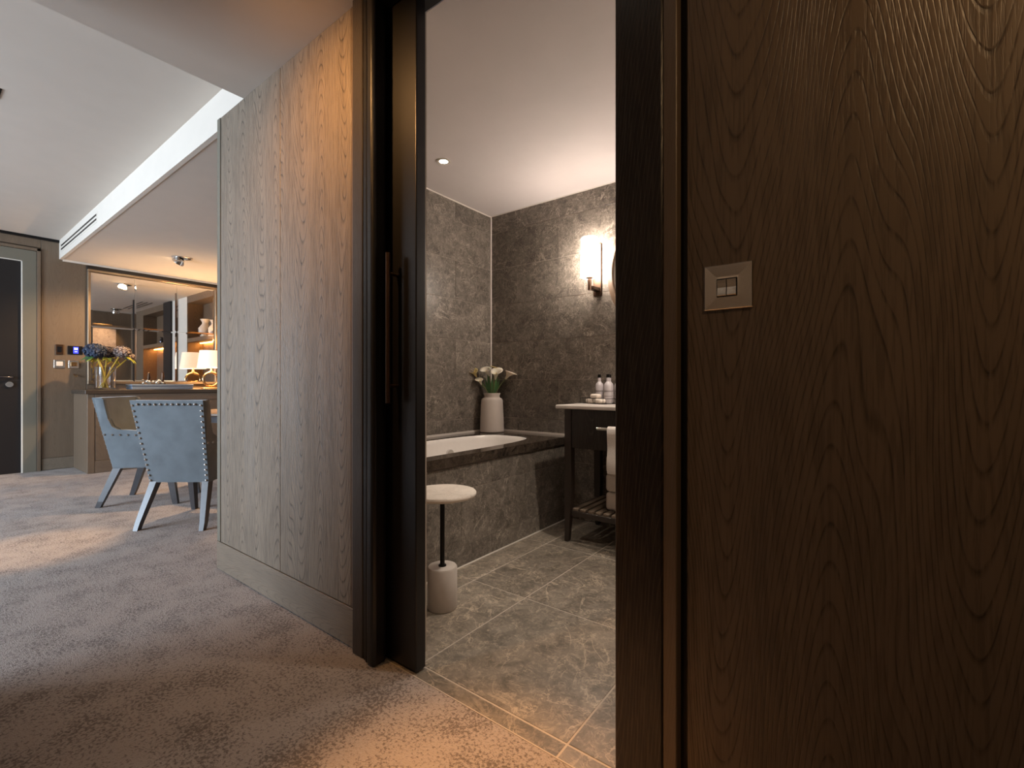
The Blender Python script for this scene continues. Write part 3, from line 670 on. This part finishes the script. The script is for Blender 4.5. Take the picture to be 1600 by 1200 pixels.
# wall controls
def ctrl(y0, y1, z0, z1, name, lab, face, inner=None, cat='light switch', screen=None):
    t = thing(name, lab, cat, (-7.52, (y0+y1)/2, z0))
    obj('plate', bx(-7.521, -7.508, y0, y1, z0, z1, bev=.002), face, t)
    if inner: obj('face', bx(-7.51, -7.5045, y0+(y1-y0)*.2, y1-(y1-y0)*.2, z0+(z1-z0)*.25, z1-(z1-z0)*.2, bev=.002), inner, t)
    return t
ctrl(1.064, 1.130, 1.345, 1.465, 'thermostat', 'tall dark thermostat plate on the oak wall beside the blue screen', 'bronze', 'black_glass', 'thermostat')
t = ctrl(1.168, 1.30, 1.355, 1.455, 'control_panel', 'black wall control panel with glowing blue screen', 'black_glass', None, 'control panel')
obj('screen', bx(-7.51, -7.5065, 1.215, 1.262, 1.365, 1.445), 'screen', t, label='lit blue display')
bm = B(); box(bm, -7.507, -7.5055, 1.224, 1.236, 1.41, 1.432); box(bm, -7.507, -7.5055, 1.241, 1.253, 1.41, 1.432); box(bm, -7.507, -7.5055, 1.228, 1.249, 1.385, 1.39)
obj('digits', bm, 'screen_w', t)
ctrl(1.05, 1.145, 1.190, 1.283, 'light_switch', 'steel switch with white rocker under the thermostat', 'steel', 'plaster_w')
ctrl(1.175, 1.265, 1.190, 1.280, 'light_switch', 'steel switch plate just below the blue screen', 'steel', 'brass')
obj('wall_hook', tube(B(), [(-7.522, 1.222, 1.115), (-7.49, 1.222, 1.10), (-7.485, 1.235, 1.085), (-7.49, 1.247, 1.10)], .007, 8), 'brass', smooth=True, label='small brass hook below the switch plates on the oak wall', cat='hook')

# glass vase with hydrangeas
GX_, GY_ = -7.13, 1.432
obj('glass_vase', lathe(B(), [(0, .9335), (.088, .9335), (.095, .945), (.097, 1.17), (.099, 1.20), (.093, 1.20), (.090, 1.17), (.088, .955), (0, .950)], GX_, GY_, 36, cap=False), 'glass', smooth=True, label='clear glass vase of hydrangeas on the sideboard', cat='vase')
def petals(bm, c, r, n, s, flat=.75):
    for i in range(n):
        ph_ = math.acos(1-2*(i+.5)/n); th = PI*(1+5**.5)*i
        d = Vector((math.sin(ph_)*math.cos(th), math.sin(ph_)*math.sin(th), math.cos(ph_)))
        rj = r*random.uniform(.88, 1.06); p = c+Vector((d.x*rj, d.y*rj, d.z*rj*flat)); q = Vector((0, 0, 1)).rotation_difference(d)
        for k in range(4):
            a = k*PI/2+i; u = q@Vector((math.cos(a), math.sin(a), .25)); v_ = q@Vector((-math.sin(a), math.cos(a), 0))
            vs = [bm.verts.new(p), bm.verts.new(p+(u*.6+v_*.45)*s), bm.verts.new(p+u*s*1.1), bm.verts.new(p+(u*.6-v_*.45)*s)]
            bm.faces.new(vs)
def hydrangea(dy, dx, z, r, mat, lab, leaf=None):
    t = thing('hydrangea', lab, 'flower', (GX_, GY_, .96), 'hydrangeas in the glass vase')
    c = Vector((GX_+dx, GY_+dy, z)); base = Vector((GX_+dx*.1, GY_-dy*.25, .957))
    obj('stem', tube(B(), [base, base.lerp(c, .5)+Vector((0, -dy*.1, 0)), c], .007, 8), 'stem_y', t, True)
    bm = lathe(B(), [(0, z-r*.6), (r*.6, z-r*.45), (r*.88, z), (r*.6, z+r*.5), (0, z+r*.68)], c.x, c.y, 16, cap=False)
    petals(bm, c, r, 120, r*.30); obj('flower_head', bm, mat, t)
    if leaf:
        bm = B()
        for k in range(3):
            a = leaf[0]+k*leaf[1]; d = Vector((math.cos(a)*.5, math.sin(a), 0)); sd = Vector((-d.y, d.x, 0)).normalized()*r*.33
            p = c-Vector((0, 0, r*.7)); 
            vs = [bm.verts.new(q_) for q_ in (p, p+d*r*.6+sd-Vector((0, 0, .01)), p+d*r*1.35-Vector((0, 0, .05)), p+d*r*.6-sd-Vector((0, 0, .01)))]
            mid_ = bm.verts.new(p+d*r*.7+Vector((0, 0, .008)))
            for i in range(4): bm.faces.new((vs[i], vs[(i+1) % 4], mid_))
        o = obj('leaf', bm, leaf[2], t); o.modifiers.new('t', 'SOLIDIFY').thickness = .002
hydrangea(-.10, .05, 1.385, .098, 'hyd_blue', 'dark blue hydrangea head at the left of the glass vase', (PI*1.2, .9, 'leaf_g'))
hydrangea(.03, -.06, 1.38, .082, 'hyd_plum', 'dusky plum hydrangea head in the middle of the vase', (-.5, 1.6, 'leaf_y'))
hydrangea(.14, .08, 1.385, .082, 'hyd_pale', 'pale mauve hydrangea head right of the middle in the vase', (PI*.3, .5, 'leaf_y'))
hydrangea(.235, -.03, 1.335, .052, 'hyd_pale', 'small pale hydrangea head drooping rightmost from the vase', (PI*.2, .6, 'leaf_y'))
hydrangea(-.045, -.19, 1.36, .07, 'hyd_plum', 'plum hydrangea head at the back of the vase', (PI*1.0, .7, 'leaf_y'))

# box with ornaments
bxt = thing('storage_box', 'flat blue grey leather box on the sideboard', 'box', (-7.15, 1.98, .933))
obj('base', bx(-7.28, -7.03, 1.66, 2.30, .933, .972, bev=.003), 'blue_box', bxt); obj('lid', bx(-7.285, -7.025, 1.655, 2.305, .974, .998, bev=.004), 'blue_box', bxt)
bm = B()
for k in range(7):
    a = k*.7; r = .02+.006*(k % 3)
    s_ = bmesh.ops.create_icosphere(bm, subdivisions=2, radius=r*.8)
    bmesh.ops.translate(bm, verts=s_['verts'], vec=(-7.15+.03*math.sin(a*3), 1.80+.033*k, .998+r*.8+(.015 if k % 2 else 0)))
obj('sculpture', bm, 'chrome', smooth=True, label='silver beaded ornament lying on the blue grey box', cat='ornament')
fg = thing('figurine', 'small dark figurine standing behind the silver ornament', 'ornament', (-7.22, 2.02, .999))
obj('plinth', bx(-7.245, -7.195, 1.995, 2.045, .999, 1.01), 'black_metal', fg)
obj('figure', lathe(B(), [(0, 1.01), (.018, 1.012), (.012, 1.05), (.02, 1.09), (.012, 1.13), (.014, 1.15), (0, 1.165)], -7.22, 2.02, 14, cap=False), 'bronze', fg, True)

# table lamp with ring base
tl = thing('table_lamp', 'lit table lamp with ring shaped base on the sideboard', 'table lamp', (-7.17, 2.56, .933))
LX, LY = -7.17, 2.56
obj('foot', bx(LX-.05, LX+.05, LY-.11, LY+.11, .933, .95, bev=.004), 'brass', tl)
obj('ring', tube(B(), [(LX, LY+.095*math.cos(2*PI*i/40), 1.065+.095*math.sin(2*PI*i/40)) for i in range(40)], .016, 10, closed=True), 'brass', tl, True)
obj('stem', lathe(B(), [(.012, .95), (.012, .972)], LX, LY, 14), 'brass', tl, True)
obj('neck', lathe(B(), [(.012, 1.172), (.02, 1.18), (.01, 1.20), (.01, 1.25)], LX, LY, 14), 'brass', tl, True)
obj('lamp_shade', lathe(B(), [(.165, 1.225), (.135, 1.46), (.132, 1.46), (.162, 1.225)], LX, LY, 40, cap=False), 'lampshade', tl, True, 'glowing pleated cream shade')
bulb = bpy.data.lights.new('table_lamp_bulb', 'POINT'); bulb.energy = 70; bulb.color = WARM; bulb.shadow_soft_size = .03
bo = bpy.data.objects.new('table_lamp_bulb', bulb); bo.location = (LX, LY, 1.36); C.objects.link(bo)

# dining table
dt = thing('dining_table', 'round dining table behind the two velvet chairs', 'table', (-4.62, 2.12, 0))
obj('tabletop', lathe(B(), [(0, .722), (.57, .722), (.585, .730), (.585, .744), (.575, .75), (0, .75)], -4.62, 2.12, 64, cap=False), 'wood_w', dt, True)
obj('apron', lathe(B(), [(.50, .66), (.50, .721)], -4.62, 2.12, 48), 'leg', dt, True)
obj('pedestal', lathe(B(), [(.30, .001), (.30, .02), (.28, .03), (.09, .06), (.07, .12), (.07, .60), (.12, .66)], -4.62, 2.12, 32), 'ebony_s', dt, True)

# velvet chairs (local frame: rear feet at y=0, seat faces +y)
def hw(z): return .205+.040*(z-.31)/.58
def yb(z): return .105-.125*(z-.31)/.58
def chair(lab):
    root = thing('dining_chair', lab, 'chair', (0, 0, 0), 'velvet dining chairs')
    # back cushion panel
    bm = B(); n = 8; F = []; Bk = []
    for i in range(n+1):
        z = .31+.58*i/n; bow = .012*math.sin(PI*i/n)
        F.append([bm.verts.new((x*hw(z), yb(z)+.065-.02*(1-abs(x)), z)) for x in (-1, -.5, 0, .5, 1)])
        Bk.append([bm.verts.new((x*hw(z), yb(z)-bow*(1-x*x)-.004, z)) for x in (-1, -.5, 0, .5, 1)])
    for i in range(n):
        for k in range(4):
            bm.faces.new((F[i][k], F[i][k+1], F[i+1][k+1], F[i+1][k])); bm.faces.new((Bk[i][k+1], Bk[i][k], Bk[i+1][k], Bk[i+1][k+1]))
        bm.faces.new((F[i][0], F[i+1][0], Bk[i+1][0], Bk[i][0])); bm.faces.new((F[i][4], Bk[i][4], Bk[i+1][4], F[i+1][4]))
    for k in range(4): bm.faces.new((F[n][k], F[n][k+1], Bk[n][k+1], Bk[n][k])); bm.faces.new((F[0][k+1], F[0][k], Bk[0][k], Bk[0][k+1]))
    es = [e for e in bm.edges if len(e.link_faces) == 2 and e.calc_face_angle(0) > 1.0]
    bmesh.ops.bevel(bm, geom=es, offset=.010, segments=3, profile=.5, affect='EDGES')
    obj('backrest', bm, 'velvet', root, True)
    for s in (-1, 1):
        poly = [(.10, .31), (yb(.60)+.002, .60), (yb(.886)+.01, .886), (yb(.886)+.080, .88), (.082, .72), (.10, .65), (.145, .622), (.50, .605), (.535, .59), (.53, .31)]
        bm = prism(B(), poly, 'X', 0, .045, bev=.009, seg=3)
        for v in bm.verts:
            x = v.co.x; v.co.x = s*(hw(v.co.z)-.042+x)+(0)
        obj('arm_panel', bm, 'velvet', root, True)
    obj('seat', bx(-.165, .165, .13, .545, .31, .485, bev=.028, seg=4), 'velvet', root, True)
    def lg(x, y, sx, sy):
        bm = B(); R_ = []
        for (cx, cy, w_, z) in ((x, y, .046, .335), (x+sx*.7, y+sy*.85, .034, .05), (x+sx*.75, y+sy, .030, .001)):
            R_.append([bm.verts.new((cx+a*w_/2, cy+b_*w_*.62, z)) for a, b_ in ((-1, -1), (1, -1), (1, 1), (-1, 1))])
        for a, c in zip(R_, R_[1:]):
            for i in range(4): bm.faces.new((a[i], a[(i+1) % 4], c[(i+1) % 4], c[i]))
        bm.faces.new(R_[0]); bm.faces.new(R_[-1][::-1]); return bm
    for s in (-1, 1):
        obj('leg', lg(s*.178, .135, s*.058, -.125), 'leg', root)
        obj('leg', lg(s*.178, .495, s*.02, .06), 'leg', root)
    bm = B()
    def nail(p):
        r_ = bmesh.ops.create_icosphere(bm, subdivisions=1, radius=.0095); bmesh.ops.translate(bm, verts=r_['verts'], vec=p)
    for k in range(15):
        z = .325+.53*k/14
        for s in (-1, 1): nail((s*(hw(z)-.013), yb(z)-.006, z))
    for k in range(1, 12): x = -1+2*k/12; nail((x*(hw(.86)-.013), yb(.86)-.010, .862))
    for s in (-1, 1):
        for k in range(9): nail((s*(hw(.585)+.004), .055+.055*k, .590-.002*k))
    obj('nailhead_trim', bm, 'nail', root, True, kind='stuff')
    return root
def rename_copy(root, lab):
    r = root.copy(); C.objects.link(r); r['label'] = lab
    for ch in list(root.children):
        c_ = ch.copy(); C.objects.link(c_); c_.parent = r
    return r
ca = chair('grey velvet chair with studded back turned to the camera'); cb = rename_copy(ca, 'grey velvet chair seen from its side, nearer the far door')
ca.location = (-3.755, 1.084, 0); ca.rotation_euler = (0, 0, math.atan2(-.617, .787)*-1)
cb.location = (-5.08, 1.085, 0); cb.rotation_euler = (0, 0, -math.atan2(.667, .745))

# gimbal spotlights
def gimbal(x, y, z, tilt, lab, lit=False, grp=None):
    t = thing('ceiling_spotlight', lab, 'spotlight', (x, y, z-.07), grp)
    obj('plate', lathe(B(), [(.03, z-.001), (.085, z-.001), (.088, z-.005), (.075, z-.009), (.03, z-.006)], x, y, 32, cap=False), 'chrome', t, True)
    bm = lathe(B(), [(.030, .01), (.045, .0), (.060, -.035), (.063, -.055), (.056, -.055), (.045, -.03), (.0, -.02)], 0, 0, 28, cap=False)
    bmesh.ops.transform(bm, matrix=Matrix.Translation((x+tilt[0]*.04, y+tilt[1]*.04, z-.012)) @ Matrix.Rotation(tilt[2], 4, Vector((-tilt[1], tilt[0], 0)).normalized() if (tilt[0] or tilt[1]) else 'X'), verts=bm.verts)
    obj('head', bm, 'chrome', t, True)
    if lit:
        bm = lathe(B(), [(0, -.034), (.038, -.034), (.038, -.03), (0, -.03)], 0, 0, 24, cap=False)
        bmesh.ops.transform(bm, matrix=Matrix.Translation((x+tilt[0]*.04, y+tilt[1]*.04, z-.012)) @ Matrix.Rotation(tilt[2], 4, Vector((-tilt[1], tilt[0], 0)).normalized()), verts=bm.verts)
        obj('bulb', bm, 'led', t, True)
gimbal(-6.30, 1.965, SC, (-.85, -.5, -.75), 'chrome gimbal spotlight in dining ceiling in front of the mirror', True)
gimbal(-3.36, 2.50, SC, (.85, 0.1, -.5), 'chrome spotlight seen only in the mirror, aimed at painting', False)
t = thing('ceiling_spotlight', 'square recessed spotlight cut by left edge of the photo', 'spotlight', (-3.98, .29, LC-.01))
bm = B(); x0, x1, y0, y1 = -4.06, -3.915, .18, .335
for a in ((x0, x1, y0, y0+.012), (x0, x1, y1-.012, y1), (x0, x0+.012, y0+.012, y1-.012), (x1-.012, x1, y0+.012, y1-.012)): box(bm, *a, LC-.004, LC+.002)
obj('frame', bm, 'black_metal', t); obj('panel', bx(x0+.012, x1-.012, y0+.012, y1-.012, LC-.003, LC+.002), 'plaster_w', t)

# air vent in the fascia
av = thing('air_vent', 'two slot air grille in the white ceiling fascia', 'air vent', (-6.56, 1.096, 2.52))
obj('frame', bx(-7.40, -5.74, 1.0925, 1.097, 2.53, 2.632, bev=.001), 'plaster_w', av)
for z in (2.550, 2.592): obj('slot', bx(-7.38, -5.76, 1.0905, 1.0945, z, z+.018), 'black_metal', av)
av2 = thing('air_vent', 'slotted air grille in dining ceiling, seen only in the mirror', 'air vent', (-4.2, 2.6, SC-.003))
for y in (2.56, 2.63, 2.70): obj('slot', bx(-4.75, -3.55, y, y+.02, SC-.003, SC), 'black_metal', av2)

# shelving on the dining back wall (seen in the mirror)
SY0 = 2.87
def niche(x0, x1, lab):
    t = thing('shelving_unit', lab, 'shelves', ((x0+x1)/2, SY0+.12, 0))
    for a in (x0, x1-.03): obj('side', bx(a, a+.03, SY0, SY0+.24, 0, SC), 'wood_w', t)
    obj('back', bx(x0+.03, x1-.03, SY0+.225, SY0+.24, 0, SC), 'wood_w', t)
    obj('top', bx(x0+.03, x1-.03, SY0, SY0+.224, 2.36, SC), 'wood_w', t)
    obj('shelf', bx(x0+.03, x1-.03, SY0, SY0+.224, 1.70, 1.765), 'wood_w', t)
    obj('shelf', bx(x0+.03, x1-.03, SY0, SY0+.224, .74, .78), 'wood_w', t)
    obj('base', bx(x0+.03, x1-.03, SY0+.02, SY0+.224, 0, .739), 'wood_w', t)
    obj('light_strip', bx(x0+.06, x1-.06, SY0+.17, SY0+.20, 1.690, 1.699), 'glow_strip', t, label='glowing warm strip under the shelf')
niche(-7.50, -5.95, 'lit oak shelving with white jugs, next to the mirror wall')
niche(-4.875, -3.56, 'lit oak shelving beyond the dark panel, seen in the mirror')
struct('wall_back', bx(-5.95, -5.25, SY0, SY0+.25, 0, SC), 'plaster_w', 'pale pier between the shelving units', cat='wall')
struct('wall_back', bx(-5.25, -4.875, SY0-.03, SY0+.25, 0, SC), 'door_dark', 'dark upright panel between the shelving units', cat='wall')
struct('wall_back', bx(-3.56, -2.765, SY0, SY0+.25, 0, SC), 'oak_far', 'oak pier beside the shelving', cat='wall')
def jug(x, z, s, m, lab, handle=True):
    t = thing('jug' if handle else 'vase', lab, 'jug' if handle else 'vase', (x, SY0+.11, z))
    y = SY0+.11
    obj('body', lathe(B(), [(0, z), (.055*s, z), (.085*s, z+.06*s), (.088*s, z+.13*s), (.045*s, z+.19*s), (.038*s, z+.21*s), (.065*s, z+.265*s), (.06*s, z+.265*s), (.03*s, z+.20*s), (0, z+.19*s)], x, y, 28, cap=False), m, t, True)
    if handle: obj('handle', tube(B(), [(x+.05*s, y, z+.25*s), (x+.105*s, y, z+.24*s), (x+.11*s, y, z+.17*s), (x+.08*s, y, z+.12*s)], .008*s, 8), m, t, True)
jug(-6.42, 1.7655, 1.12, 'ceramic', 'white ceramic jug on the shelf reflected in the mirror')
jug(-6.78, 1.7655, .95, 'ceramic', 'smaller white jug with handle close to the mirror wall')
jug(-4.66, 1.7655, .9, 'ceramic', 'white jug on the far shelving unit in the reflection')
jug(-4.3, 1.7655, .5, 'steel_d', 'small dark metal vase on the far shelving unit', False)
jug(-4.5, .7805, 1.2, 'navy', 'dark glazed vase in the lit lower niche of the far shelving', False)
# painting with its picture light
pa = thing('painting', 'pale abstract painting under a picture light, seen in the mirror', 'painting', (-2.775, 2.38, 1.5))
obj('canvas', bx(-2.79, -2.767, 2.14, 2.62, 1.50, 2.12), 'art', pa)
pl = thing('picture_light', 'brass picture light above the reflected painting', 'picture light', (-2.85, 2.38, 2.2))
obj('bar', tube(B(), [(-2.88, 2.22, 2.20), (-2.88, 2.54, 2.20)], .014, 10), 'brass', pl, True)
obj('arm', tube(B(), [(-2.766, 2.38, 2.22), (-2.88, 2.38, 2.20)], .007, 8), 'brass', pl, True)

# downlights of the hall ceiling (out of the picture, last two added as fill)
for i, (x, y) in enumerate(((-.66, .68), (-1.55, .35), (.75, .35), (-.75, -.95))):
    downlight(x, y, HC, ['hall downlight over the bathroom threshold', 'hall downlight before the left panelling', 'unseen downlight added as fill before the right panelling', 'unseen downlight added as fill, washing the opposite wall'][i], 'hall downlights', 'led_c')
